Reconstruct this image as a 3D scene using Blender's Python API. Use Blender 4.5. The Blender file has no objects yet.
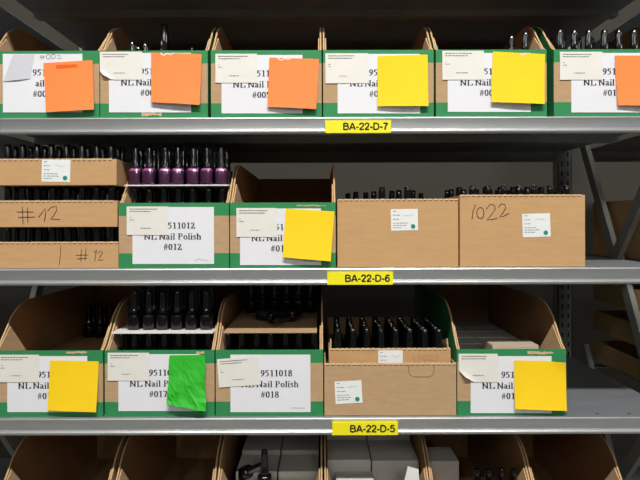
import bpy, math, random
from mathutils import Matrix, Vector
C = bpy.context.scene.collection
R = random.Random(7)
S, D, CZ = 0.0018, 1.08, 1.30          # metres per pixel on the plane of the box fronts, camera distance, eye height
def X(px): return (px-320)*S
def Z(py): return CZ+(224-py)*S
# ---------------------------------------------------------------- camera, world, light, exposure
cam = bpy.data.cameras.new('camera'); co = bpy.data.objects.new('camera', cam); C.objects.link(co)
cam.sensor_width = 36; cam.lens = 36*600/640; cam.shift_y = -16/640; cam.clip_start = 0.02
co.matrix_world = Matrix.Translation((0, -D, CZ)) @ Matrix.Rotation(math.radians(90), 4, 'X') @ Matrix.Rotation(math.radians(-0.17), 4, 'Z')
bpy.context.scene.camera = co
w = bpy.data.worlds.new('world'); bpy.context.scene.world = w; w.use_nodes = True
w.node_tree.nodes['Background'].inputs[0].default_value = (0.93, 0.97, 1, 1)
w.node_tree.nodes['Background'].inputs[1].default_value = 0.055
def area(name, loc, rot, sx, sy, power, col=(1, .98, .95)):
    l = bpy.data.lights.new(name, 'AREA'); l.shape = 'RECTANGLE'; l.size = sx; l.size_y = sy; l.energy = power; l.color = col
    o = bpy.data.objects.new(name, l); C.objects.link(o); o.location = loc; o.rotation_euler = rot; return o
area('aisle_strip_light', (0.1, -1.92, 3.68), (math.radians(20), 0, 0), 1.5, 0.17, 100)
area('added_side_fill_light', (-4.2, -1.92, 3.68), (math.radians(20), 0, 0), 1.5, 0.14, 22)  # unseen side pair, added for glints on the caps and side fill
area('added_side_fill_light', (4.4, -1.92, 3.68), (math.radians(20), 0, 0), 1.5, 0.14, 22)
for lx_, ly_ in ((-1.1, -4.6), (1.0, -4.4), (-0.2, -7.4), (2.6, -7.0)):
    area('ceiling_lamp', (lx_, ly_, 3.15), (math.radians(40), 0, 0), 0.07, 0.9, 12)
vs = bpy.context.scene.view_settings
vs.view_transform = 'Standard'; vs.look = 'None'; vs.gamma = 1; vs.use_curve_mapping = False; vs.exposure = 0.30
# ---------------------------------------------------------------- materials
def lin(c): return tuple(((v/255)/12.92 if v/255 <= .04045 else ((v/255+.055)/1.055)**2.4) for v in c)+(1,)
def mat(name, rgb, rough=.8, metal=0, noise=0, scale=30, stretch=(1, 1, 1), coat=0, spec=.5, bump=0):
    m = bpy.data.materials.new(name); m.use_nodes = True; nt = m.node_tree; b = nt.nodes['Principled BSDF']
    b.inputs['Base Color'].default_value = lin(rgb); b.inputs['Roughness'].default_value = rough
    b.inputs['Metallic'].default_value = metal; b.inputs['Coat Weight'].default_value = coat
    b.inputs['Specular IOR Level'].default_value = spec
    if noise or bump:
        tc = nt.nodes.new('ShaderNodeTexCoord'); mp = nt.nodes.new('ShaderNodeMapping'); mp.inputs['Scale'].default_value = stretch
        n = nt.nodes.new('ShaderNodeTexNoise'); n.inputs['Scale'].default_value = scale; n.inputs['Detail'].default_value = 5
        nt.links.new(tc.outputs['Object'], mp.inputs[0]); nt.links.new(mp.outputs[0], n.inputs['Vector'])
        if noise:
            r = nt.nodes.new('ShaderNodeMapRange'); r.inputs['From Min'].default_value = .3; r.inputs['From Max'].default_value = .7
            r.inputs['To Min'].default_value = 1-noise; r.inputs['To Max'].default_value = 1+noise
            mx = nt.nodes.new('ShaderNodeVectorMath'); mx.operation = 'SCALE'; mx.inputs[0].default_value = lin(rgb)[:3]
            nt.links.new(n.outputs[0], r.inputs[0]); nt.links.new(r.outputs[0], mx.inputs['Scale']); nt.links.new(mx.outputs[0], b.inputs['Base Color'])
        if bump:
            bp = nt.nodes.new('ShaderNodeBump'); bp.inputs['Strength'].default_value = bump; bp.inputs['Distance'].default_value = .002
            nt.links.new(n.outputs[0], bp.inputs['Height']); nt.links.new(bp.outputs[0], b.inputs['Normal'])
    return m
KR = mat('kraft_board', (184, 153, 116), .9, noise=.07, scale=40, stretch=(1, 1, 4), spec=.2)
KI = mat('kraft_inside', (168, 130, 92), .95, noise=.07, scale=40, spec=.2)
KE = mat('kraft_cut_edge', (196, 160, 118), .95, noise=.12, scale=300, spec=.2)
KO = mat('tan_carton_board', (196, 156, 110), .9, noise=.05, scale=25, stretch=(1, 1, 5), spec=.2)
KC = mat('pale_torn_edge', (222, 186, 142), .95)
KD = mat('perforation_brown', (96, 64, 36), .95)
KT = mat('torn_board', (205, 172, 128), .95, noise=.2, scale=220)
GR = mat('green_print', (46, 134, 80), .6, noise=.05, scale=60, spec=.35)
PA = mat('white_paper', (228, 228, 232), .7, noise=.015, scale=30)
ST = mat('cream_sticker', (228, 225, 216), .65, noise=.02, scale=40)
WS = mat('white_sticker', (232, 234, 232), .6)
INK = mat('black_ink', (22, 22, 26), .7)
GI = mat('grey_ink', (96, 94, 92), .8)
PI = mat('pen_ink', (62, 42, 34), .7)
RQ = mat('pale_reddish_ink', (172, 142, 136), .8)
TEAL = mat('teal_dot', (0, 140, 112), .6)
TAPE = mat('translucent_tape', (206, 206, 212), .35)
ORA = mat('orange_note', (253, 136, 66), .75, noise=.02, scale=20)
YEL = mat('yellow_note', (250, 208, 0), .75, noise=.02, scale=20)
GRN = mat('green_note', (40, 178, 34), .65)
LAB = mat('yellow_shelf_label', (244, 232, 18), .5)
MET = mat('galvanised_lip', (186, 188, 187), .38, .75, noise=.06, scale=14, stretch=(1, 1, 8), bump=.05)
DECK = mat('galvanised_deck', (150, 154, 158), .5, .5, noise=.07, scale=12, stretch=(1, 5, 1), bump=.05)
STE = mat('grey_steel', (150, 152, 145), .55, .2, noise=.06, scale=20)
DK = mat('dark_hole', (12, 12, 12), .8)
CAP = mat('black_cap', (7, 7, 8), .08, coat=1, spec=.6)
DPO = mat('dark_polish', (9, 8, 10), .15, coat=.3)
PPO = mat('purple_polish', (196, 116, 182), .2, coat=.6, noise=.1, scale=60)
WHC = mat('white_card', (226, 224, 218), .7)
GC = mat('grey_carton', (202, 200, 192), .85, noise=.05, scale=60)
WALLM = mat('grey_wall', (72, 69, 61), .9, noise=.06, scale=3)
FLM = mat('concrete', (130, 128, 124), .7, noise=.08, scale=4)
def glass():
    m = bpy.data.materials.new('clear_glass'); m.use_nodes = True; nt = m.node_tree; nt.nodes.clear()
    o = nt.nodes.new('ShaderNodeOutputMaterial'); t = nt.nodes.new('ShaderNodeBsdfTransparent'); g = nt.nodes.new('ShaderNodeBsdfGlossy')
    t.inputs[0].default_value = (.95, .93, .95, 1); g.inputs['Roughness'].default_value = .06
    f = nt.nodes.new('ShaderNodeLayerWeight'); f.inputs[0].default_value = .5; x = nt.nodes.new('ShaderNodeMixShader')
    nt.links.new(f.outputs['Fresnel'], x.inputs[0]); nt.links.new(t.outputs[0], x.inputs[1]); nt.links.new(g.outputs[0], x.inputs[2])
    nt.links.new(x.outputs[0], o.inputs[0]); return m
GLS = glass()
# ---------------------------------------------------------------- mesh helpers
class MB:
    def __init__(s): s.v = []; s.f = []; s.m = []; s.mats = []
    def mi(s, m):
        if m not in s.mats: s.mats.append(m)
        return s.mats.index(m)
    def face(s, pts, m):
        b = len(s.v); s.v += [tuple(p) for p in pts]; s.f.append(tuple(range(b, b+len(pts)))); s.m.append(s.mi(m)); return s
    def prism(s, pts, off, m, side=None, m2=None):     # pts: planar loop, off: extrusion vector
        q = [tuple(a+b for a, b in zip(p, off)) for p in pts]; n = len(pts)
        b = len(s.v); s.v += [tuple(p) for p in pts]+q
        s.f.append(tuple(range(b+n-1, b-1, -1))); s.m.append(s.mi(m))
        s.f.append(tuple(range(b+n, b+2*n))); s.m.append(s.mi(m2 or m))
        for i in range(n):
            j = (i+1) % n; s.f.append((b+i, b+j, b+n+j, b+n+i)); s.m.append(s.mi(side or m))
        return s
    def box(s, x0, x1, y0, y1, z0, z1, m, top=None, front=None, left=None, right=None, back=None):
        b = len(s.v)
        s.v += [(x0, y0, z0), (x1, y0, z0), (x1, y1, z0), (x0, y1, z0), (x0, y0, z1), (x1, y0, z1), (x1, y1, z1), (x0, y1, z1)]
        for f, mm in (((0, 3, 2, 1), m), ((4, 5, 6, 7), top or m), ((0, 1, 5, 4), front or m), ((1, 2, 6, 5), right or m), ((2, 3, 7, 6), back or m), ((3, 0, 4, 7), left or m)):
            s.f.append(tuple(b+i for i in f)); s.m.append(s.mi(mm))
        return s
    def lathe(s, prof, m, n=20, sq=2.0, caps=True, cx=0, cy=0):   # prof: (radius, z); sq: superellipse exponent
        b = len(s.v)
        for r, z in prof:
            for k in range(n):
                a = 2*math.pi*(k+.5)/n; c, d = math.cos(a), math.sin(a); q = (abs(c)**sq+abs(d)**sq)**(-1/sq)
                s.v.append((cx+r*c*q, cy+r*d*q, z))
        for i in range(len(prof)-1):
            for k in range(n):
                l = (k+1) % n; s.f.append((b+i*n+k, b+i*n+l, b+(i+1)*n+l, b+(i+1)*n+k)); s.m.append(s.mi(m))
        if caps:
            s.f.append(tuple(b+k for k in reversed(range(n)))); s.m.append(s.mi(m))
            e = b+(len(prof)-1)*n; s.f.append(tuple(e+k for k in range(n))); s.m.append(s.mi(m))
        return s
    def ribbon(s, pts, wf, y, m):                      # pts in (x, z); wf(dx, dz) gives half width; flat at y facing -y
        out = []
        n = len(pts)
        for i, p in enumerate(pts):
            a = pts[max(i-1, 0)]; c = pts[min(i+1, n-1)]; dx, dz = c[0]-a[0], c[1]-a[1]; L = math.hypot(dx, dz) or 1
            h = wf(abs(dx/L), abs(dz/L)); out.append(((p[0]-dz/L*h, y, p[1]+dx/L*h), (p[0]+dz/L*h, y, p[1]-dx/L*h)))
        for i in range(n-1): s.face([out[i][0], out[i][1], out[i+1][1], out[i+1][0]], m)
        return s
    def build(s, name, parent=None, smooth=False, bevel=0):
        me = bpy.data.meshes.new(name); me.from_pydata(s.v, [], s.f)
        for m in s.mats: me.materials.append(m)
        for i, p in enumerate(me.polygons): p.material_index = s.m[i]; p.use_smooth = smooth
        me.update(); o = bpy.data.objects.new(name, me); C.objects.link(o)
        if smooth:
            try: me.set_sharp_from_angle(angle=math.radians(40))
            except Exception: pass
        if bevel:
            bv = o.modifiers.new('bevel', 'BEVEL'); bv.width = bevel; bv.segments = 2; bv.limit_method = 'ANGLE'
        if parent:
            o.parent = parent
            if not s_local[0]: o.matrix_parent_inverse = parent.matrix_basis.inverted()
        return o
s_local = [False]
def thing(name, label, cat, loc=(0, 0, 0), group=None):
    o = bpy.data.objects.new(name, None); C.objects.link(o); o.location = loc; o.empty_display_size = .02
    o['label'] = label; o['category'] = cat
    if group: o['group'] = group
    o.matrix_basis = Matrix.Translation(loc); return o
def struct(o): o['kind'] = 'structure'; return o
def lab(o, t): o['label'] = t; return o
# ---------------------------------------------------------------- serif lettering, drawn with a broad nib
def el(cx, cy, rx, ry, a0=0, a1=360, n=18): return [(cx+rx*math.cos(math.radians(a0+(a1-a0)*i/n)), cy+ry*math.sin(math.radians(a0+(a1-a0)*i/n))) for i in range(n+1)]
def sf(x, y, h=.11): return [(x-h, y), (x+h, y)]
G = {
 '0': (.5, [el(.25, .33, .155, .31)]), '1': (.5, [[(.27, 0), (.27, .67)], [(.27, .65), (.11, .57)], sf(.27, .015, .14)]),
 '2': (.5, [[(.07, .5), (.13, .61), (.24, .645), (.35, .58), (.36, .46), (.27, .3), (.08, .07)], [(.05, .03), (.43, .03)], [(.05, .07), (.4, .07)], [(.42, .02), (.45, .16)]]),
 '3': (.5, [el(.22, .5, .14, .15, 140, -90), el(.22, .18, .17, .17, 90, -140)]),
 '5': (.5, [[(.14, .64), (.43, .64)], [(.14, .6), (.41, .6)], [(.14, .64), (.1, .38)], [(.1, .38), (.22, .41), (.35, .33), (.37, .19), (.28, .06), (.14, .02), (.05, .05)]]),
 '6': (.5, [el(.26, .2, .15, .19), [(.42, .66), (.25, .58), (.12, .4), (.1, .2)]]),
 '7': (.5, [[(.06, .64), (.43, .64)], [(.06, .6), (.43, .6)], [(.42, .6), (.2, 0)]]),
 '8': (.5, [el(.25, .5, .12, .15), el(.25, .17, .15, .16)]),
 '9': (.5, [el(.24, .46, .14, .19), [(.39, .46), (.37, .25), (.27, .09), (.09, .0)]]),
 '#': (.52, [[(.12, 0), (.22, .67)], [(.29, 0), (.39, .67)], [(.03, .42), (.48, .42)], [(.02, .24), (.47, .24)]]),
 'N': (.722, [[(.13, 0), (.13, .67)], [(.11, .66), (.34, .34), (.58, .02)], [(.59, 0), (.59, .67)], sf(.13, .012), sf(.1, .655), sf(.59, .655)]),
 'L': (.667, [[(.2, 0), (.2, .67)], sf(.2, .655, .15), [(.06, .015), (.6, .015)], [(.6, 0), (.63, .2)]]),
 'P': (.611, [[(.18, 0), (.18, .67)], [(.05, .65), (.36, .65), (.49, .58), (.5, .44), (.4, .34), (.2, .32)], sf(.18, .012, .13)]),
 'a': (.5, [[(.08, .36), (.16, .44), (.28, .44), (.34, .36), (.34, .06), (.42, .02), (.47, .06)], [(.34, .28), (.14, .2), (.09, .1), (.16, .02), (.26, .04), (.34, .12)]]),
 'i': (.278, [[(.14, 0), (.14, .45)], sf(.14, .012), [(.04, .44), (.14, .44)], [(.14, .57), (.14, .67)]]),
 'l': (.278, [[(.14, 0), (.14, .68)], sf(.14, .012), [(.03, .665), (.14, .665)]]),
 'o': (.5, [el(.25, .23, .155, .21)]),
 's': (.389, [[(.32, .36), (.25, .44), (.13, .42), (.08, .33), (.18, .25), (.3, .17), (.29, .06), (.18, .01), (.06, .06)]]),
 'h': (.556, [[(.14, 0), (.14, .68)], [(.14, .34), (.24, .44), (.36, .44), (.42, .34), (.42, 0)], sf(.14, .012), sf(.42, .012), [(.04, .665), (.14, .665)]]),
 ' ': (.25, [])}
EM = 9.15*S
def serif(mb, txt, px, py, y, m=INK, em=EM):
    x = X(px); z = Z(py); k = 0
    for ch in txt:
        ww, st = G[ch]
        for s in st:
            mb.ribbon([(x+a*em, z+b*em) for a, b in s], lambda dx, dz: em*((.024 if ch == '#' else .022)+(.012 if ch == '#' else .048)*dz**1.5), y-k*1e-6, m); k += 1
        x += ww*em
    return mb
def fix(px, py): return py+.003*(px-320)                # the photograph is turned by a hair
def strokes(mb, lines, y, wpx, m):
    for l in lines: mb.ribbon([(X(a), Z(fix(a, b))) for a, b in l], lambda dx, dz: wpx*S/2, y, m)
    return mb
GS = {'B': (.68, [[(.1, 0), (.1, .7)], [(.1, .655), (.38, .655), (.5, .6), (.53, .52), (.48, .42), (.38, .38), (.1, .38)], [(.38, .38), (.52, .33), (.57, .21), (.52, .09), (.4, .045), (.1, .045)]]),
 'A': (.68, [[(.04, 0), (.32, .7)], [(.60, 0), (.32, .7)], [(.14, .22), (.50, .22)]]),
 '2': (.56, [[(.07, .48), (.1, .59), (.2, .66), (.33, .66), (.43, .59), (.45, .48), (.38, .35), (.2, .18), (.08, .05)], [(.05, .045), (.48, .045)]]),
 'D': (.70, [[(.1, 0), (.1, .7)], [(.1, .655), (.35, .655), (.5, .59), (.58, .45), (.58, .25), (.5, .11), (.35, .045), (.1, .045)]]),
 '-': (.34, [[(.04, .26), (.29, .26)]]),
 '5': (.56, [[(.46, .655), (.14, .655)], [(.14, .68), (.10, .36)], [(.10, .36), (.2, .43), (.34, .42), (.44, .34), (.46, .22), (.41, .1), (.3, .04), (.17, .05), (.06, .15)]]),
 '6': (.56, [[(.46, .55), (.38, .65), (.26, .66), (.14, .58), (.09, .42), (.08, .25), (.13, .1), (.26, .035), (.4, .09), (.46, .22), (.41, .36), (.28, .42), (.15, .36), (.09, .24)]]),
 '7': (.56, [[(.05, .655), (.48, .655)], [(.48, .66), (.33, .45), (.24, .22), (.21, 0)]])}
def sans(name, txt, x, y, z, size, parent, m):
    mb = MB(); k = 0
    for ch in txt:
        ww, st = GS[ch]
        for l in st: mb.ribbon([(x+a*size, z+b*size) for a, b in l], lambda dx, dz: size*.078, y-k*1e-6, m); k += 1
        x += ww*size*.95
    return mb.build(name, parent)
def sheet(name, c, y, m, parent, curl=0, side=0, crumple=0, n=10, corner=None, thick=.00025, bulge=0):
    """a sheet of paper from four corners (TL, TR, BR, BL in px); curl lifts the bottom, corner folds a corner away"""
    rr = random.Random(int(c[0][0]*10)); g = []
    for j in range(n+1):
        for i in range(n+1):
            u, v = i/n, j/n
            px = (1-v)*((1-u)*c[0][0]+u*c[1][0])+v*((1-u)*c[3][0]+u*c[2][0])
            py = (1-v)*((1-u)*c[0][1]+u*c[1][1])+v*((1-u)*c[3][1]+u*c[2][1])
            yy = y-curl*v**2.2-side*u*v-bulge*math.sin(math.pi*u)*v
            if crumple: yy -= crumple*(.5+.5*math.sin(9*u+4*v)*math.cos(7*v-5*u))*v+rr.uniform(0, crumple*.55)*v; px += math.sin(v*9)*crumple*150*(u-.3)
            if corner:
                cu, cv, r, lift = corner; d = abs(u-cu)+abs(v-cv)
                if d < r: t = (r-d); pull = 4 if m is YEL else 14; px += (0.5-cu)*2*t*pull; py += (0.5-cv)*2*t*pull; yy -= lift*t
            g.append((X(px), yy, Z(fix(px, py))))
    mb = MB(); N = n+1
    mb.v = g+[(a, b+thick, c_) for a, b, c_ in g]; k = mb.mi(m)
    for j in range(n):
        for i in range(n):
            a = j*N+i; mb.f.append((a, a+N, a+N+1, a+1)); mb.m.append(k); b = a+N*N; mb.f.append((b, b+1, b+N+1, b+N)); mb.m.append(k)
    edge = [(i, i+1) for i in range(n)]+[(j*N+n, (j+1)*N+n) for j in range(n)]+[(n*N+i+1, n*N+i) for i in reversed(range(n))]+[((j+1)*N, j*N) for j in reversed(range(n))]
    for a, b in edge: mb.f.append((a, b, b+N*N, a+N*N)); mb.m.append(k)
    return mb.build(name, parent, smooth=not crumple)
# ---------------------------------------------------------------- setting
struct(MB().box(-6, 6, -9, 1.3, -.02, 0, FLM).build('floor'))
struct(MB().box(-6, 6, 1.0, 1.06, 0, 3.3, WALLM).build('wall_back'))
DECKS = {8: -32, 7: 117.5, 6: 267.5, 5: 416, 4: 565}
SD = .50
# ---------------------------------------------------------------- racking
def shelf(level, x0, x1, label, text=None, lx=None, group='shelf levels of the rack'):
    zt = Z(DECKS[level]); t = thing('metal_shelf', label, 'shelf', (X((x0+x1)/2), SD/2, zt-.03), group)
    a, b = X(x0), X(x1)
    dk = MB().box(a, b, -.004, SD, zt-.003, zt, DECK).build('deck', t)
    s = MB()
    for k in range(int((x1-x0)/32)):
        px = x0+13+k*32; s.box(X(px), X(px+3.4), .006, .0095, zt-.0005, zt+.0003, DK)
    s.build('slot_row', t)
    H = 17*S                                                # front lip profile: face, then a rolled bead at the foot
    prof = [(-.004, 0), (-.0075, -.001), (-.0085, -.003), (-.0078, -.0055), (-.0078, -H+.0095), (-.0095, -H+.0085)]
    for k in range(9):
        an = math.radians(60+k*22); prof.append((-.0085-.0042*math.sin(an), -H+.0042+.0042*math.cos(an)))
    prof += [(-.004, -H)]
    MB().prism([(a, y, zt+z) for y, z in prof], (b-a, 0, 0), MET).build('front_lip', t, smooth=True)
    MB().box(a, b, SD-.004, SD, zt-H, zt-.003, STE).box(a, b, SD-.018, SD-.004, zt-H, zt-H+.002, STE).build('back_beam', t)
    if x1-x0 > 300:
        for k in range(11):
            q = MB(); q.lathe([(.0055, 0), (.0055, .004), (.003, .0055)], STE, 12)
            o = q.build('bolt', t, smooth=True); px = x0+20+k*66+(k % 3)*9
            o.matrix_basis = Matrix.Translation((X(px), SD-.0045, zt-.017)) @ Matrix.Rotation(math.radians(90), 4, 'X')
        MB().box(a+.01, b-.01, .2, .225, zt-.018, zt-.003, STE).build('stiffener', t)
    if text:
        y0 = DECKS[level]+4.2; y1 = y0+12.4
        p = MB().box(X(lx), X(lx+65), -.0136, -.0079, Z(y1), Z(y0), LAB).build('location_label', t)
        lab(p, 'yellow location label reading '+text)
        sans('printed_text', text, X(lx+17.3), -.0138, Z(y1-2.9), 9.9*S, t, INK).parent = p
    return t
bpy.context.view_layer.update()
names = {8: 'galvanised shelf level above the frame, topmost over the orange-noted boxes', 7: 'galvanised metal shelf with yellow location label BA-22-D-7 on its lip',
         6: 'galvanised metal shelf with yellow location label BA-22-D-6 on its lip', 5: 'galvanised metal shelf with yellow location label BA-22-D-5 on its lip',
         4: 'lowest galvanised metal shelf, under the open boxes at the photo bottom'}
sx = {7: 325.5, 6: 327, 5: 331.5}
for L in DECKS:
    shelf(L, -24, 680, names[L], 'BA-22-D-%d' % L if L in sx else None, sx.get(L))
lev = {8: 'topmost', 7: 'second highest', 6: 'middle', 5: 'second lowest', 4: 'lowest'}
for L in DECKS:
    shelf(L, 708, 960, 'grey metal shelf of the next bay on the right, %s level' % lev[L], group='shelves of the neighbouring bays')
    shelf(L, -300, -52, 'grey metal shelf of the next bay on the left, %s level' % lev[L], group='shelves of the neighbouring bays')
def frame(px, side, label):
    t = thing('rack_frame', label, 'rack frame', (X(px), SD/2, 0)); xf = X(px); hw = .018
    for y in (.012, SD+.003):
        p = MB(); x = xf if y < .2 else xf-side*.027
        for dx in (-hw, hw-.002): p.box(x+dx, x+dx+.002, y, y+.035, 0, 2.3, STE)
        f = y if y > .2 else y; p.box(x-hw, x+hw, f, f+.002, 0, 2.3, STE).box(x-hw, x-hw+.009, y+.033, y+.035, 0, 2.3, STE).box(x+hw-.009, x+hw, y+.033, y+.035, 0, 2.3, STE)
        po = p.build('post', t); s = MB()
        for k in range(70):
            z = .5+k*.025
            s.box(x-.010, x-.006, f-.0004, f, z, z+.012, DK).box(x+.006, x+.010, f-.0004, f, z, z+.012, DK)
        s.build('slot_row', po)
    x = xf
    def br(d0, y0, d1, y1, off):
        a = Vector((x+off, d0/1000, Z(y0))); b = Vector((x+off, d1/1000, Z(y1))); u = (b-a).normalized(); n = Vector((0, -u.z, u.y))*.014
        MB().prism([a-n, a+n, b+n, b-n], (.012, 0, 0), STE).build('brace', t)
    for k in (0, 1, 2):                              # zigzag bracing
        o = k*290
        br(470, 110+o, 300, 273+o, .003); br(300, 273+o, 30, 95+o, -.003)
    br(310, 255, 150, 417, .006)
    return t
frame(694, 1, 'grey perforated steel rack frame with diagonal braces, right of the boxes')
frame(-38, -1, 'grey perforated steel rack frame with diagonal braces, at the left photo edge')
# ---------------------------------------------------------------- open-fronted bins
def side_profile(h, lip, dep):
    return [(0, 0), (0, lip), (.012, lip+4), (.042, lip+21), (.055, lip+29), (.075, lip+36), (.095, lip+40.5), (.12, h), (dep, h), (dep, 0)]
def text_block(p, paper, num, nl, tag, num_dx=-9.5):
    """printed lines of a shelf paper, placed from its left and top edges"""
    cx = (paper[0]+paper[2])/2-.5; top = paper[1]; mb = MB(); mid = fix(cx, 0)
    if num: serif(mb, num, cx+num_dx, top+21.6+mid, -.00115)
    if nl: serif(mb, nl, cx-28.7, top+32.5+mid, -.00115)
    if tag: serif(mb, tag, cx-9.3, top+42.9+mid, -.00115)
    mb.build('printed_text', p)
    q = MB(); r = paper[2]-6; b = paper[3]-4                # a small pencilled scrawl at the lower right
    strokes(q, [[(r-13+k*1.3, b+R.uniform(-1.3, 1.0)) for k in range(11)]], -.0012, .28, GI).build('pencil_scrawl', p)
def sticker(par, c, corner=None, rot=0):
    """cream stock sticker, c = x0, y0, x1, y1"""
    x0, y0, x1, y1 = c; ca, sa = math.cos(math.radians(rot)), math.sin(math.radians(rot)); cx, cy = (x0+x1)/2, (y0+y1)/2
    def T(a, b): return (cx+(a-cx)*ca+(b-cy)*sa, cy-(a-cx)*sa+(b-cy)*ca)
    o = sheet('stock_sticker', [T(x0, y0), T(x1, y0), T(x1, y1), T(x0, y1)], -.0018, ST, par, corner=corner, n=12, thick=.0002)
    mb = MB()
    def dash(xa, ya, n, m, wd=.6, lo=.8, hi=2.4):
        xx = xa
        for k in range(n):
            l = R.uniform(lo, hi)
            if xx+l > x1-2: break
            strokes(mb, [[T(xx, ya), T(xx+l, ya)]], -.00225, wd, m); xx += l+.55
    dash(x0+3, y0+2.6, 12, INK, .62, .9, 2.6); dash(x0+3, y0+5.0, 10, INK, .62, .9, 2.6)
    if not corner: dash(x0+3, y0+11, 1, GI, .5); dash(x0+3, y0+13.4, 2, GI, .6)
    dash(x0+14, y0+(y1-y0)*.76, 5, GI, .6)
    mb.build('fine_print', o); return o
def bin_box(x0, x1, level, label, lip=66, h=109, dep=.49, paper=None, txt=None, stick=None, stick_corner=None, stick_rot=0, note=None, torn=None, bare=False, ins=KI):
    zt = Z(DECKS[level]); a, b = X(x0)+.0006, X(x1)-.0006; th = .003
    t = thing('shelf_bin', label, 'cardboard box', ((a+b)/2, dep/2, zt), 'green and brown shelf bins')
    f = MB(); z = zt+.0002
    bands = [(0, 14.5, GR), (14.5, lip-13, KR), (lip-13, lip, GR)] if not bare else [(0, lip, KR)]
    f.face([(a, th, z), (b, th, z), (b, 0, z), (a, 0, z)][::1], KR)
    for q0, q1, m in bands:
        za, zb = z+q0*S, z+q1*S
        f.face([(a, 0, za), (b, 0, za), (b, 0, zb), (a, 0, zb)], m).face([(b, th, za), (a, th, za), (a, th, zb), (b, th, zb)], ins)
        f.face([(b, 0, za), (b, th, za), (b, th, zb), (b, 0, zb)], m).face([(a, th, za), (a, 0, za), (a, 0, zb), (a, th, zb)], m)
    zl = z+lip*S; f.face([(a, 0, zl), (b, 0, zl), (b, th, zl), (a, th, zl)], bands[-1][2])
    fp = f.build('front_panel', t)
    if not bare: lab(fp, 'green front panel with brown middle band')
    pr = side_profile(h, lip, dep); out = KR if bare else GR
    for sx_, s in ((a, 1), (b, -1)):
        pts = [(sx_, y+th, z+q*S) for y, q in pr]; loop = pts if s > 0 else pts[::-1]
        q = MB(); inner = [(p[0]+s*th, p[1], p[2]) for p in loop]
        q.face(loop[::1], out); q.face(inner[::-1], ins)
        for i in range(len(loop)):
            j = (i+1) % len(loop); q.face([loop[j], loop[i], inner[i], inner[j]], KE)
        q.build('side_panel', t)
        # corner flap leaning away from the wall; pressed flat on the side towards the middle of the rack
        far = bare or (s > 0) == ((x0+x1)/2 < 330)
        L = [(.001, .0008, lip-1), (.044, .0012 if far else .0008, lip+20), (.080, .013 if far else .0012, lip-9), (.05, .0045 if far else .0010, lip-12)]
        tri = [(sx_+s*(th+i_), y+th, z+q_*S) for y, i_, q_ in L[:3]]
        g = MB(); g.prism(tri, (s*.0022, -.0002, 0), KR, KE).build('corner_flap', t)
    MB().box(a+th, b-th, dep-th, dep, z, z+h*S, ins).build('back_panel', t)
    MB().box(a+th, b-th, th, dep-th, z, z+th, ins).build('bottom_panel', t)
    if paper:
        p = sheet('paper_label', [(paper[0], paper[1]), (paper[2], paper[1]), (paper[2], paper[3]), (paper[0], paper[3])], -.0008, PA, t, n=4, thick=.0002)
        if txt: lab(p, 'white paper label printed '+txt[3]); text_block(p, paper, *txt[:3])
    if stick: sticker(t, stick, stick_corner, stick_rot)
    if note:
        c, m, cu, nm = note
        o = sheet('sticky_note', c, -.0030, m, t, curl=cu, side=.002, crumple=.006 if m is GRN else 0, bulge=0 if m is GRN else .0016, n=14 if m is GRN else 10,
                  corner=(1, 0, .34, .012) if nm.startswith('folded') else None)
        lab(o, nm)
        if m is not GRN and not nm.startswith('folded'):
            tx = c[0][0]+14; ty = c[0][1]
            if nm.endswith('tape'): MB().prism([(X(tx-1), -.0034, Z(ty+5)), (X(tx+20), -.0034, Z(ty+4)), (X(tx+20), -.0034, Z(ty+.6)), (X(tx-1), -.0034, Z(ty+1.2))][::-1], (0, .0002, 0), mat('orange_tape', (252, 98, 20), .3)).build('tape_strip', o)
        if x0 in (100.3, 211, 436, 229.7):             # scraps of white paper left at the top of the note
            tx = c[0][0]+{100.3: 9, 211: 8, 436: 27, 229.7: 8}[x0]; ty = c[0][1]+1
            if x0 != 229.7:
                strokes(MB(), [[(tx, ty-.5), (tx+4, ty+1.8), (tx+7, ty), (tx+11, ty+1), (tx+14, ty-.6)] if x0 < 400 else [(tx, ty+1.4), (tx+3, ty+2.6), (tx+6, ty+1)]], -.0034, 1.1, PA).build('paper_scrap', o)
    for k, (tx, ty, tw, hh) in enumerate(torn or []):
        rr = random.Random(int(tx)); n = 9
        up = [(tx+tw*i/n, ty-hh*rr.uniform(.1, .5)) for i in range(n+1)]; dn = [(tx+tw*i/n, ty+hh*rr.uniform(.1, .5)) for i in reversed(range(n+1))]
        MB().prism([(X(p), -.0004, Z(fix(p, q_))) for p, q_ in up+dn][::-1], (0, .0003, 0), KT).build('torn_patch', t)
    return t
def NL(n): return 'NL Nail Polish'[:n]
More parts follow.
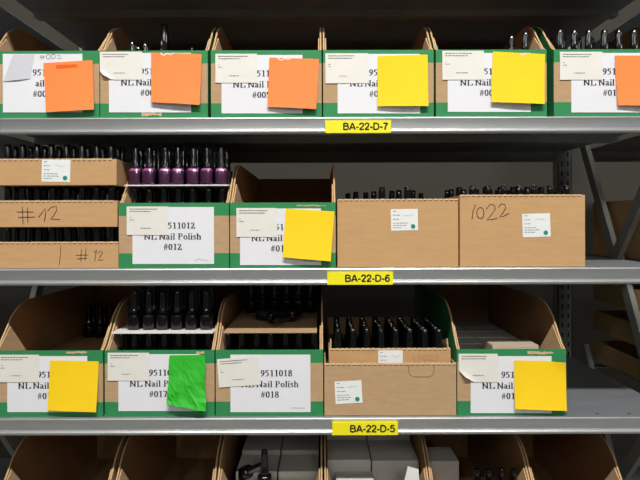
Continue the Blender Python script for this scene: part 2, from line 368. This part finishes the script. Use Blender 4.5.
P = [  # x0, x1, paper, (number, line, tag, words), sticker, note
 (-10, 100, 7, (3.5, 54, 83, 112.5), ('951', '', '#00', 'with pencilled number 002 at the top'), None, ([(44.5, 63.5), (93.5, 60.5), (96, 110.5), (48, 113)], ORA, .004, 'orange sticky note under a strip of tape'), 'green and brown open box with pencilled 002, leftmost on the top shelf'),
 (100.3, 208.5, 7, (109.5, 53, 191.5, 112.5), ('951', NL(7), '#00', 'partly hidden by an orange note'), (100.6, 52, 143, 80), ([(152, 53), (202.5, 54.5), (201, 106), (152.5, 103)], ORA, .005, 'orange sticky note slanting slightly'), 'green and brown open box, orange note, single tall bottle cap rising inside it'),
 (211, 322.3, 7, (222, 55, 303, 113.5), ('9511', NL(9), '#005', 'with #005'), (216, 54, 257.6, 83), ([(270, 58), (319.5, 59.5), (316.5, 110), (268, 107.5)], ORA, .004, 'orange sticky note'), 'green and brown open box numbered 005 with an orange note'),
 (323.2, 434.5, 7, (338, 54, 420.5, 113.5), ('95', NL(6), '#0', 'partly hidden by a yellow note'), (325.8, 53.5, 368.6, 83.5), ([(378, 56.5), (427.8, 55), (428, 107), (377.5, 107)], YEL, .004, 'yellow sticky note'), 'green and brown open box with yellow note, directly above shelf label BA-22-D-7'),
 (436, 547.5, 7, (448, 53, 531, 112), ('951', NL(7), '#00', 'partly hidden by a yellow note'), (442.6, 51, 484.2, 80), ([(493, 52), (545, 54.5), (543, 105), (490.5, 103)], YEL, .005, 'yellow sticky note covering the right corner'), 'green and brown open box with yellow note, second from right on the top shelf'),
 (554, 668, 7, (571.5, 53, 654, 112.5), ('951', NL(7), '#01', 'partly hidden by an orange note'), (560, 52, 602.5, 80), ([(614.5, 56), (664, 56), (666, 107), (616.5, 106)], ORA, .004, 'orange sticky note cut off by the photo edge'), 'green and brown open box with orange note at the right end of the top shelf'),
 (118.5, 229.3, 6, (132.5, 207, 214, 264), ('9511012', NL(14), '#012', 'reading 9511012 NL Nail Polish #012'), (127, 206.5, 168.3, 235), None, 'green and brown box numbered 012 filled with purple bottles'),
 (229.7, 336, 6, (240, 208.5, 321, 265), ('951', NL(7), '#01', 'partly hidden by a yellow note'), (236.5, 208, 277, 237), ([(286, 208.5), (334.5, 211.5), (330.5, 261), (283, 257)], YEL, .006, 'tilted yellow sticky note'), 'empty green and brown open box with tilted yellow note on the middle shelf'),
 (-7, 102.8, 5, (7, 356, 87, 412), ('951', NL(7), '#01', 'partly hidden by a yellow note'), (-2, 354.5, 39, 382), ([(50.5, 360), (99, 361), (97.5, 410.5), (48.5, 409)], YEL, .005, 'yellow sticky note'), 'nearly empty green and brown box with yellow note, leftmost on the BA-22-D-5 shelf'),
 (104, 214.3, 5, (118, 354, 199, 411), ('95110', NL(10), '#017', 'with #017'), (107.5, 352.5, 149, 380.5), ([(169.5, 355), (204.5, 354.5), (206.8, 408.5), (168, 402)], GRN, .008, 'crumpled bright green sticky note'), 'green and brown open box numbered 017 with a crumpled green note'),
 (214.9, 323, 5, (230, 354.5, 310, 412), ('9511018', NL(14), '#018', 'reading 9511018 NL Nail Polish #018'), (217.6, 357.5, 258.5, 386), None, 'green and brown open box numbered 018 with its paper fully visible'),
 (456.5, 566, 5, (470, 356, 551, 413), ('951', NL(7), '#01', 'partly hidden by a yellow note'), (458, 353.5, 497, 382), ([(513.5, 360), (565, 361), (564, 409), (513, 407.5)], YEL, .006, 'folded yellow sticky note with a turned corner'), 'green and brown box at the right of the BA-22-D-5 shelf with grey cartons inside'),
]
bins = []
for i, (x0, x1, L, pp, tx, stk, nt, lb) in enumerate(P):
    torn = {0: [(4, 59, 16, 7)], 1: [(142, 114.3, 20, 5)], 8: [(66, 352.5, 20, 3.4)], 11: [(527, 352.8, 26, 3.6)], 7: [(296, 205.6, 30, 1.6)], 9: [(196, 353, 8, 4)]}.get(i)
    if i == 6: tx = ('9511012', tx[1], tx[2], tx[3])
    t = bin_box(x0, x1, L, lb, paper=pp, txt=tx, stick=stk, stick_rot=4 if i == 10 else 0, note=nt, torn=torn, lip={7: 67.3, 6: 65, 5: 66}[L],
                stick_corner={1: (0, 1, .3, .02), 11: (0, 1, .42, .02)}.get(i), ins=KI)
    bins.append(t)
    if i == 0:
        pz = [o for o in t.children if o.name.startswith('paper_label')][0]
        serif(MB(), 'ail', 35.7, 54+32.5-.9, -.00115).build('printed_text', pz)
        sheet('tape_patch', [(14, 55), (35, 54.5), (31, 79), (4, 82)], -.0016, TAPE, pz, n=6, bulge=.0015)
        strokes(MB(), [[(41, 55.5), (43, 59.5)], [(43.5, 55), (44.8, 59)], [(40.5, 57.8), (45.5, 57)], el(49, 57, 2, 2.3), el(54, 56.7, 2, 2.3), [(58, 56), (60, 54.8), (61, 56.2), (58, 59), (63, 58.3)]], -.0012, .45, GI).build('pencilled_number', pz)
# bare kraft bins at the foot of the photograph
for (x0, x1, lb) in ((-6, 105, 'brown open box at the bottom left corner, mostly dark inside'), (109, 212, 'empty brown open box, second from left along the photo bottom'),
                     (213.5, 322, 'brown open box below box 018 with grey cartons and loose black bottles'), (323.5, 431, 'brown open box below label BA-22-D-5 holding pale cartons'),
                     (431.6, 535, 'brown open box at the bottom holding a carton beside dark caps'), (535.6, 630, 'empty brown open box, rightmost along the photo bottom')):
    bin_box(x0, x1, 4, lb, bare=True)
# ---------------------------------------------------------------- cartons and trays
def perfor(par, x0, x1, y, z, gap=None):
    mb = MB(); ed = MB(); px = x0+2
    while px < x1-3:
        if not (gap and gap[0] < px < gap[1]): mb.box(X(px), X(px+3.0), y-.0003, y, z-.0034, z-.0021, KD)
        if not (gap and gap[0] < px < gap[1]): ed.box(X(px-1.0), X(px+3.4), y-.0005, y+.0028, z-.0018, z+.0006+R.uniform(0, .0004), KC)
        px += 5.2+R.uniform(-.2, .3)
    mb.build('perforation', par); lab(ed.build('torn_edge', par), 'pale scalloped torn edge')
def white_sticker(par, c, y, dot=True, rot=0, fold=False):
    x0, y0, x1, y1 = c; ca, sa = math.cos(math.radians(rot)), math.sin(math.radians(rot)); cx, cy = (x0+x1)/2, (y0+y1)/2
    def T(a, b): return (cx+(a-cx)*ca+(b-cy)*sa, cy-(a-cx)*sa+(b-cy)*ca)
    o = sheet('delivery_sticker', [T(x0, y0), T(x1, y0), T(x1, y1), T(x0, y1)], y-.0006, WS, par, n=6, thick=.0002)
    mb = MB(); zz = y-.0009
    for ln, (dy, n) in enumerate(((2, 1), (6, 2), (10, 2), (14, 4), (16.3, 4), (18.6, 3))):
        if y0+dy > y1-2: break
        xx = x0+2
        for k in range(n):
            l = R.uniform(2, 4); strokes(mb, [[T(xx, y0+dy), T(xx+l, y0+dy)]], zz, .5, GI); xx += l+.7
    strokes(mb, [[T(x0+13+k*1.2, y0+6+R.uniform(-1, 1)) for k in range(9)]], zz, .25, mat('blue_pen', (110, 130, 165), .8))
    mb.build('fine_print', o)
    if dot:
        d = MB(); c0 = T(x1-5, y1-4); d.face([(X(p), zz-.0001, Z(fix(p, q))) for p, q in el(c0[0], c0[1], 2.3, 2.3, 360, 0, 16)[:-1]], TEAL); d.build('teal_dot', o)
    return o
def tray(x0, x1, top, bot, y0, y1, label, m=KO, name='cardboard_tray', cat='cardboard tray', group='open cardboard trays', wedge=False, notch=None):
    z0, z1 = Z(bot), Z(top); a, b = X(x0), X(x1); th = .003
    t = thing(name, label, cat, ((a+b)/2, (y0+y1)/2, z0), group)
    f = MB()
    if notch:
        n0, n1, nd = notch; pts = [(a, z0), (b, z0), (b, z1), (X(n1), z1)]
        pts += [(X(n1)-.001, z1-nd*S*.6), (X(n1)-.006, z1-nd*S), (X(n0)+.006, z1-nd*S), (X(n0)+.001, z1-nd*S*.6)]+[(X(n0), z1), (a, z1)]
        f.prism([(p, y0, q) for p, q in pts], (0, th, 0), m, KE, KI)
    else: f.box(a, b, y0, y0+th, z0, z1, m, top=KE, back=KI)
    f.build('front_panel', t, bevel=.0008)
    perfor(t, x0, x1, y0, z1, gap=(notch and (notch[0]-20, notch[1])))
    for x, s in ((a, 1), (b-th, 0)):
        MB().box(x, x+th, y0+th, y1, z0, z1, m, top=KE, left=m if s else KI, right=KI if s else m).build('side_panel', t)
        if wedge:
            xx = a+th if s else b-th-.0022
            MB().prism([(xx, y0+th, z1), (xx, y0+th+.07, z1), (xx, y0+th+.01, z1+9*S)], (.0022, 0, 0), KR).build('corner_flap', t)
    MB().box(a+th, b-th, y1-th, y1, z0, z1, m).build('back_panel', t)
    MB().box(a+th, b-th, y0+th, y1-th, z0, z0+.0025, KI).build('bottom_panel', t)
    return t
# stack of three trays on the left
T1 = tray(-8, 118, 241.5, 267.4, .002, .33, 'lowest of three stacked trays, marked #.12 in pen')
T2 = tray(-8, 117, 200, 226.3, .002, .33, 'middle tray of the left stack, marked #12 in large pen strokes')
T3 = tray(-8, 117, 158.5, 184.6, -.002, .33, 'topmost tray of the left stack with a white delivery sticker')
strokes(MB(), [[(22, 206.5), (22.6, 224)], [(27, 207.5), (27.5, 223)], [(16, 212), (33, 212)], [(17.5, 217.6), (34, 217)], [(38, 217.5), (45, 208.5), (45.4, 213), (44, 221.5)],
              [(47, 211), (51, 207), (56, 206.6), (56.5, 210), (53, 216), (50, 219), (54, 219.2), (59.5, 219.4)]], .0016, .75, PI).build('pen_marking', T2)
strokes(MB(), [[(81, 249), (80.3, 262)], [(85.5, 249), (84.5, 261)], [(75, 255.3), (88, 255)], [(76, 259), (87, 258.2)], [(88.5, 260), (89.3, 260.2)], [(93.5, 252.5), (96, 250), (94.3, 261)],
              [(97.5, 253.5), (100, 250.8), (102.3, 253), (99.5, 257), (97.5, 260.5), (102.8, 259.8)]], .0016, .6, PI).build('pen_marking', T1)
strokes(MB(), [[(60.5, 245), (59.8, 255), (58.6, 265)]], .0016, .5, PI).build('crease', T1)
white_sticker(T3, (42.5, 160, 71, 182), -.002, rot=-1)
# two closed-sided cartons on the middle shelf
B1 = tray(337.3, 458.5, 199.5, 267.4, .001, .45, 'plain tan carton with a white sticker, beside the carton marked 1022', name='carton', cat='cardboard box', group='tan cartons of bottles')
B2 = tray(460, 585.5, 195.5, 267.4, .001, .45, 'tan carton marked 1022 in pen at the right end of the middle shelf', name='carton', cat='cardboard box', group='tan cartons of bottles')
white_sticker(B1, (391, 209, 418, 230.5), .001, rot=1)
white_sticker(B2, (522.5, 213.5, 550.5, 237), .001, rot=2)
strokes(MB(), [[(475.5, 204.5), (473.5, 210), (472, 219.5)], el(480.5, 213, 3.6, 5.6, 60, 430), [(486.5, 209), (490, 204.5), (494.5, 205), (495.5, 209), (491, 215.5), (487, 220), (492, 219.5), (497.5, 218)],
              [(498.5, 207.5), (501.5, 203.8), (505, 204.5), (506, 208), (502.5, 213.5), (499.5, 217.3), (504, 216), (509.5, 213.2)]], .0006, .75, PI).build('pen_marking', B2)
# low carton with a tray in it, right of box 018
B3 = tray(323.8, 456, 364, 415.9, .001, .45, 'low brown carton with a scored notch above shelf label BA-22-D-5', m=KR, name='carton', cat='cardboard box', group='tan cartons of bottles')
strokes(MB(), [[(408, 365), (408.3, 372), (410, 375.5), (414, 377), (428, 377), (432, 375.5), (433.7, 372), (434, 365)]], .0006, .45, KD).build('scored_notch', B3)
white_sticker(B3, (334.5, 381, 361.5, 403.5), .001, rot=3)
T4 = tray(328.5, 453, 351.5, 375.6, .022, .40, 'cardboard tray of black bottles set inside the low brown carton', m=KO, wedge=True)
white_sticker(T4, (379, 352.8, 404, 374), .022, dot=False)
q = MB(); strokes(q, [[(416, 357), (415, 360.5), (416, 364)], [(419, 357.5), (423, 358), (420, 363.5)], el(427, 360.5, 2, 3), [(431, 357.5), (434, 358.5), (431, 363), (436, 363)], [(438, 357), (439.3, 360.5), (438, 364)]], .0216, .35, mat('faint_brown_print', (160, 118, 76), .9)).build('faint_print', T4)
# ---------------------------------------------------------------- bottles
s_local[0] = True
def bottle_proto(name, polish, clear):
    t = bpy.data.objects.new(name, None); C.objects.link(t); t.empty_display_size = .01
    k_ = 1.07 if clear else 1
    bp = [(r_*k_, z_) for r_, z_ in ((.0095, 0), (.0118, .001), (.0124, .004), (.0126, .016), (.0126, .024), (.0120, .028), (.0098, .0305), (.0068, .0318), (.0066, .034))]
    if clear:
        b = MB().lathe(bp, GLS, 24, 3.2).build('glass_body', t, smooth=True)
        MB().lathe([(r-.0010 if r > .007 else r-.0006, max(z, .0028)) for r, z in bp[1:-2]], polish, 24, 3.2).build('polish', b, smooth=True)
    else: MB().lathe(bp, polish, 20, 3.2).build('glass_body', t, smooth=True)
    MB().lathe([(.0066, .0325), (.0074, .0332), (.0074, .036), (.0070, .037), (.0068, .050), (.0061, .066), (.0057, .0732), (.0050, .074)], CAP, 18).build('cap', t, smooth=True)
    return t
pur = bottle_proto('nail_polish_bottle', PPO, True); blk = bottle_proto('nail_polish_bottle', DPO, False)
s_local[0] = False
used = set()
def put(src, x, y, z, label, group, rz=0, rot=None, sc=1):
    if src.name not in used: used.add(src.name); o = src
    else:
        o = src.copy(); C.objects.link(o)
        for ch in src.children:
            c = ch.copy(); C.objects.link(c); c.parent = o
            for g in ch.children: d = g.copy(); C.objects.link(d); d.parent = c
    o.location = (x, y, z); o.rotation_euler = rot or (0, 0, rz); o.scale = (sc,)*3
    o['label'] = label; o['category'] = 'nail polish bottle'; o['group'] = group
    return o
ORD = ['first', 'second', 'third', 'fourth', 'fifth', 'sixth', 'seventh', 'eighth', 'ninth', 'tenth']
ROW = ['front', 'second', 'third', 'fourth', 'fifth', 'rearmost']
def fill(src, xa, xb, n, rows, z, where, col='black capped', group=None, pitch=.029, y0=.03, skip=(), jit=.0012, rowbase=0):
    for r in range(rows):
        for k in range(n):
            if (r, k) in skip: continue
            x = X(xa)+(X(xb)-X(xa))*(k+.5)/n
            put(src, x+R.uniform(-jit, jit), y0+r*pitch+R.uniform(-jit, jit), z, '%s bottle, %s from left in %s row, %s' % (col, ORD[k], ROW[r+rowbase], where), group, rz=R.uniform(-.25, .25))
LAY = 41.3
F = .0027
# trays of the left stack
fill(blk, -6, 116, 8, 2, Z(267.4)+F, 'lowest tray of the left stack', group='bottles in the lowest tray', y0=.024)
fill(blk, -6, 115, 8, 2, Z(226.3)+F, 'middle tray of the left stack', group='bottles in the middle tray', y0=.024)
fill(blk, -6, 115, 8, 3, Z(184.6)+F, 'topmost tray of the left stack', group='bottles in the topmost tray', y0=.022)
def carton(x0, x1, bot, top, y0, y1, label, m=GC, nm='small_carton', grp='small grey cartons'):
    t = thing(nm, label, 'carton', (X((x0+x1)/2), (y0+y1)/2, Z(bot)), grp); xm = X((x0+x1)/2)
    MB().box(X(x0)+.0004, X(x1)-.0004, y0+.0004, y1-.0004, Z(bot), Z(top)-.0008, m).build('carton_body', t, bevel=.0012)
    MB().box(X(x0)+.0012, X(x1)-.0012, y0+.0012, y1-.014, Z(top)-.0008, Z(top), m).build('top_flap', t)
    return t
# numbered bins: an inner carton carries the layers that show
def layer(x0, x1, bot, top, y0, y1, label, m=KI, name='inner_carton', cat='carton'):
    """closed carton filling the lower part of a bin"""
    t = thing(name, label, cat, (X((x0+x1)/2), (y0+y1)/2, Z(bot)))
    MB().box(X(x0), X(x1), y0, y1, Z(bot), Z(top)-.0012, m).build('carton_body', t, bevel=.001)
    MB().box(X(x0)+.001, X((x0+x1)/2)-.0006, y0+.001, y1-.001, Z(top)-.0012, Z(top), m).box(X((x0+x1)/2)+.0006, X(x1)-.001, y0+.001, y1-.001, Z(top)-.0012, Z(top), m).build('top_flaps', t)
    return t
def divider(x0, x1, py, y0, y1, label, m, sag=0):
    n = 14; mb = MB(); za = Z(py)
    pts = [(X(x0+(x1-x0)*i/n), za-sag*math.sin(math.pi*i/n)) for i in range(n+1)]
    loop = [(p, y0, q-.0022) for p, q in pts]+[(p, y0, q) for p, q in reversed(pts)]
    mb.prism(loop, (0, y1-y0, 0), m); o = mb.build('divider_sheet'); o['label'] = label; o['category'] = 'divider'; return o
layer(121, 226.6, 265.5, 226, .006, .46, 'brown carton at the bottom of the purple bottles box')
fill(blk, 121, 227, 7, 2, Z(226), 'under the purple bottles', group='lower bottles in box 012', y0=.040)
divider(121, 227, 226-LAY-1.2, .019, .17, 'white divider sheet under the purple bottles', WHC)
zp = Z(226-LAY-1.2)
fill(pur, 122, 227, 7, 3, zp, 'on the white divider in box 012', col='purple', group='purple bottles in box 012', y0=.036, jit=.002, skip=((1, 6),))
# bin 017
layer(106.2, 212.2, 414, 376, .006, .46, 'brown carton under the bottles behind the green note')
fill(blk, 107, 212, 7, 2, Z(376), 'lower layer behind the green note', group='lower bottles in box 017', y0=.032)
divider(108, 211, 376-LAY-1.2, .016, .15, 'white divider sheet between the bottle layers of box 017', WHC)
fill(blk, 118, 208, 6, 3, Z(376-LAY-1.2), 'upper layer behind the green note', group='upper bottles in box 017', y0=.050)
# bin 018
layer(217.3, 320.4, 414, 376, .006, .46, 'brown carton under the bottles below the brown divider sheet')
fill(blk, 217.5, 320.5, 7, 2, Z(376), 'under the brown divider sheet', group='lower bottles in box 018', y0=.034)
divider(221.5, 316.5, 376-LAY-1.2, .018, .40, 'brown divider sheet on top of the bottles of box 018', KR)
zd = Z(376-LAY-1.2)
for k, (px, dy, rz) in enumerate(((248, .15, 1.3), (266, .13, .2), (293, .15, -.5))):
    put(blk, X(px), dy, zd+.0128, 'black bottle lying down, %s from left on the brown divider of box 018' % ORD[k], 'loose bottles in box 018', rot=(math.radians(90), 0, rz))
fill(blk, 226, 316, 6, 2, zd, 'above the brown divider sheet', group='upper bottles in box 018', y0=.26)
# bin with yellow note at left
layer(-4.5, 100.3, 414, 374, .006, .46, 'brown carton under the few bottles of the leftmost box')
fill(blk, 4, 48, 3, 2, Z(374), 'back of the leftmost box', group='bottles at the back of the leftmost box', y0=.36)
# tray in the low carton
layer(326.5, 453.5, 414, 376.2, .010, .44, 'brown carton inside the low carton, under the tray')
fill(blk, 331, 450.5, 8, 6, Z(375.6)+F, 'tray within the low carton', group='bottles in the tray within the low carton', y0=.042)
# tan cartons
layer(339.3, 456.7, 266, 226, .006, .44, 'inner carton hidden inside the plain tan carton')
for k, (px, d) in enumerate(((348, .30), (356, .24), (366, .26), (374, .22), (382, .075), (392, .20), (399, .17), (407.5, .065), (413, .19), (421, .31))):
    r = 1+d/D; put(blk, (px-320)*r*S, d, Z(226), 'black capped bottle, %s from left among the scattered ones in the plain carton' % ORD[k], 'scattered bottles in the plain carton')
layer(461.8, 583.7, 266, 226, .006, .44, 'inner carton hidden inside the carton marked 1022')
fill(blk, 470, 583, 7, 1, Z(226), 'carton marked 1022', group='bottles in the carton marked 1022', y0=.04, skip=())
fill(blk, 463, 580, 8, 1, Z(226), 'carton marked 1022', group='bottles in the carton marked 1022', y0=.085, rowbase=1)
fill(blk, 463, 580, 8, 2, Z(226), 'carton marked 1022', group='bottles in the carton marked 1022', y0=.16, rowbase=2)
# top shelf
def stepc(x0, x1, hpx, label, y0=.006, y1=.46): return layer(x0, x1, 115.5, 115.5-hpx, y0, y1, label)
stepc(102.6, 206.3, 40, 'inner carton inside the box with a single tall cap')
z1 = Z(75.5)
carton(156, 174, 75.5, 64.5, .045, .088, 'small carton under the tall bottle in the second top-shelf box')
put(blk, X(165)*1.06, .065, Z(64.5), 'black bottle with a tall cap rising above the second top-shelf box', 'bottles on the top shelf', sc=1.27)
for k, (px, d) in enumerate(((133, .05), (139, .08), (146, .06), (153, .09), (193, .10))):
    put(blk, (px-320)*(1+d/D)*S, d, z1+(.012 if k == 4 else 0), 'black capped bottle, %s from left among the low ones in the second top-shelf box' % ORD[k], 'bottles on the top shelf', sc=1.03 if k < 4 else 1.0)
stepc(438.3, 545.2, 47, 'inner carton inside the yellow-noted box second from right')
put(blk, X(512)*1.05, .054, Z(68.5), 'left one of two black caps above the yellow-noted box second from right', 'bottles on the top shelf')
put(blk, X(526)*1.04, .043, Z(68.5), 'right one of two black caps above the yellow-noted box second from right', 'bottles on the top shelf', sc=1.05)
stepc(556.3, 665.5, 48.5, 'inner carton inside the orange-noted box at the right end')
fill(blk, 560, 665, 7, 2, Z(67), 'right end box of the top shelf', group='bottles on the top shelf', y0=.030, pitch=.05)
# ---------------------------------------------------------------- small cartons
# right box of the D-5 shelf
layer(459.5, 562.5, 413.8, 384, .008, .47, 'flat brown carton at the bottom of the right D-5 box')
for k in range(5):
    for j in range(2): carton(460+j*51, 510.5+j*51, 384, 364, .108+k*.071, .178+k*.071, 'flat grey carton, %s column, %s from the front in the right D-5 box' % (('left', 'right')[j], ORD[k]))
carton(499, 548, 384, 351, .045, .105, 'pale carton standing in front of the flat grey ones', m=mat('beige_carton', (186, 170, 148), .85))
# bottom left of centre: grey cartons, black bottles on top
for j, (a, b) in enumerate(((228, 273), (274, 318))):
    for k in range(4): carton(a, b, 562.8, 491-3*k, .085+k*.095, .175+k*.095, 'long grey carton, %s column, %s from the front below box 018' % (('left', 'right')[j], ORD[k]))
layer(228, 309, 562.8, 500, .010, .080, 'grey carton block at the front below box 018', m=GC)
put(blk, X(262), .035, Z(500), 'black bottle standing upright among the cartons below box 018', 'bottles along the photo bottom', sc=1.05)
put(blk, X(232), .10, Z(498), 'black bottle leaning on the cartons below box 018', 'bottles along the photo bottom', rot=(math.radians(60), 0, math.radians(50)))
for j, (a, b) in enumerate(((327, 375), (376, 427.5))):
    for k in range(3): carton(a, b, 562.8, 482+j*1-k*6, .10+k*.12, .215+k*.12, 'pale carton, %s column, %s from the front below label BA-22-D-5' % (('left', 'right')[j], ORD[k]), m=mat('pale_carton', (220, 218, 210), .85), grp='pale cartons below label BA-22-D-5')
c2 = carton(336, 376, 562.8, 493, .03, .097, 'pale carton with a small dark printed mark, frontmost below label BA-22-D-5', m=mat('pale_carton', (220, 218, 210), .85), grp='pale cartons below label BA-22-D-5')
sheet('white_label', [(410, 474), (421, 477), (422, 496), (406, 490)], .035, WS, c2, n=4)
layer(434, 532, 563, 524, .01, .2, 'dark carton at the front of the fifth bottom box', m=KI)
carton(434, 474, 524, 488, .12, .2, 'small grey carton in the fifth bottom box')
fill(blk, 478, 530, 4, 1, Z(524), 'fifth bottom box', group='bottles along the photo bottom', y0=.06)
# ---------------------------------------------------------------- next bay on the right
tray(709, 840, 195, 267.4, .01, .46, 'plain brown carton seen through the right rack frame', name='carton', cat='cardboard box', group='tan cartons of bottles')
for k, (a, b) in enumerate(((391, 415.8), (348, 375), (306, 333))):
    tt = tray(709, 840, a, b, .01, .46, 'brown tray through the right rack frame, %s of three stacked' % ('lowest', 'middle', 'topmost')[k])
    fill(blk, 712, 838, 8, 1, Z(b)+F, '%s tray in the next bay' % ('lowest', 'middle', 'topmost')[k], group='bottles in the next bay', y0=.1)
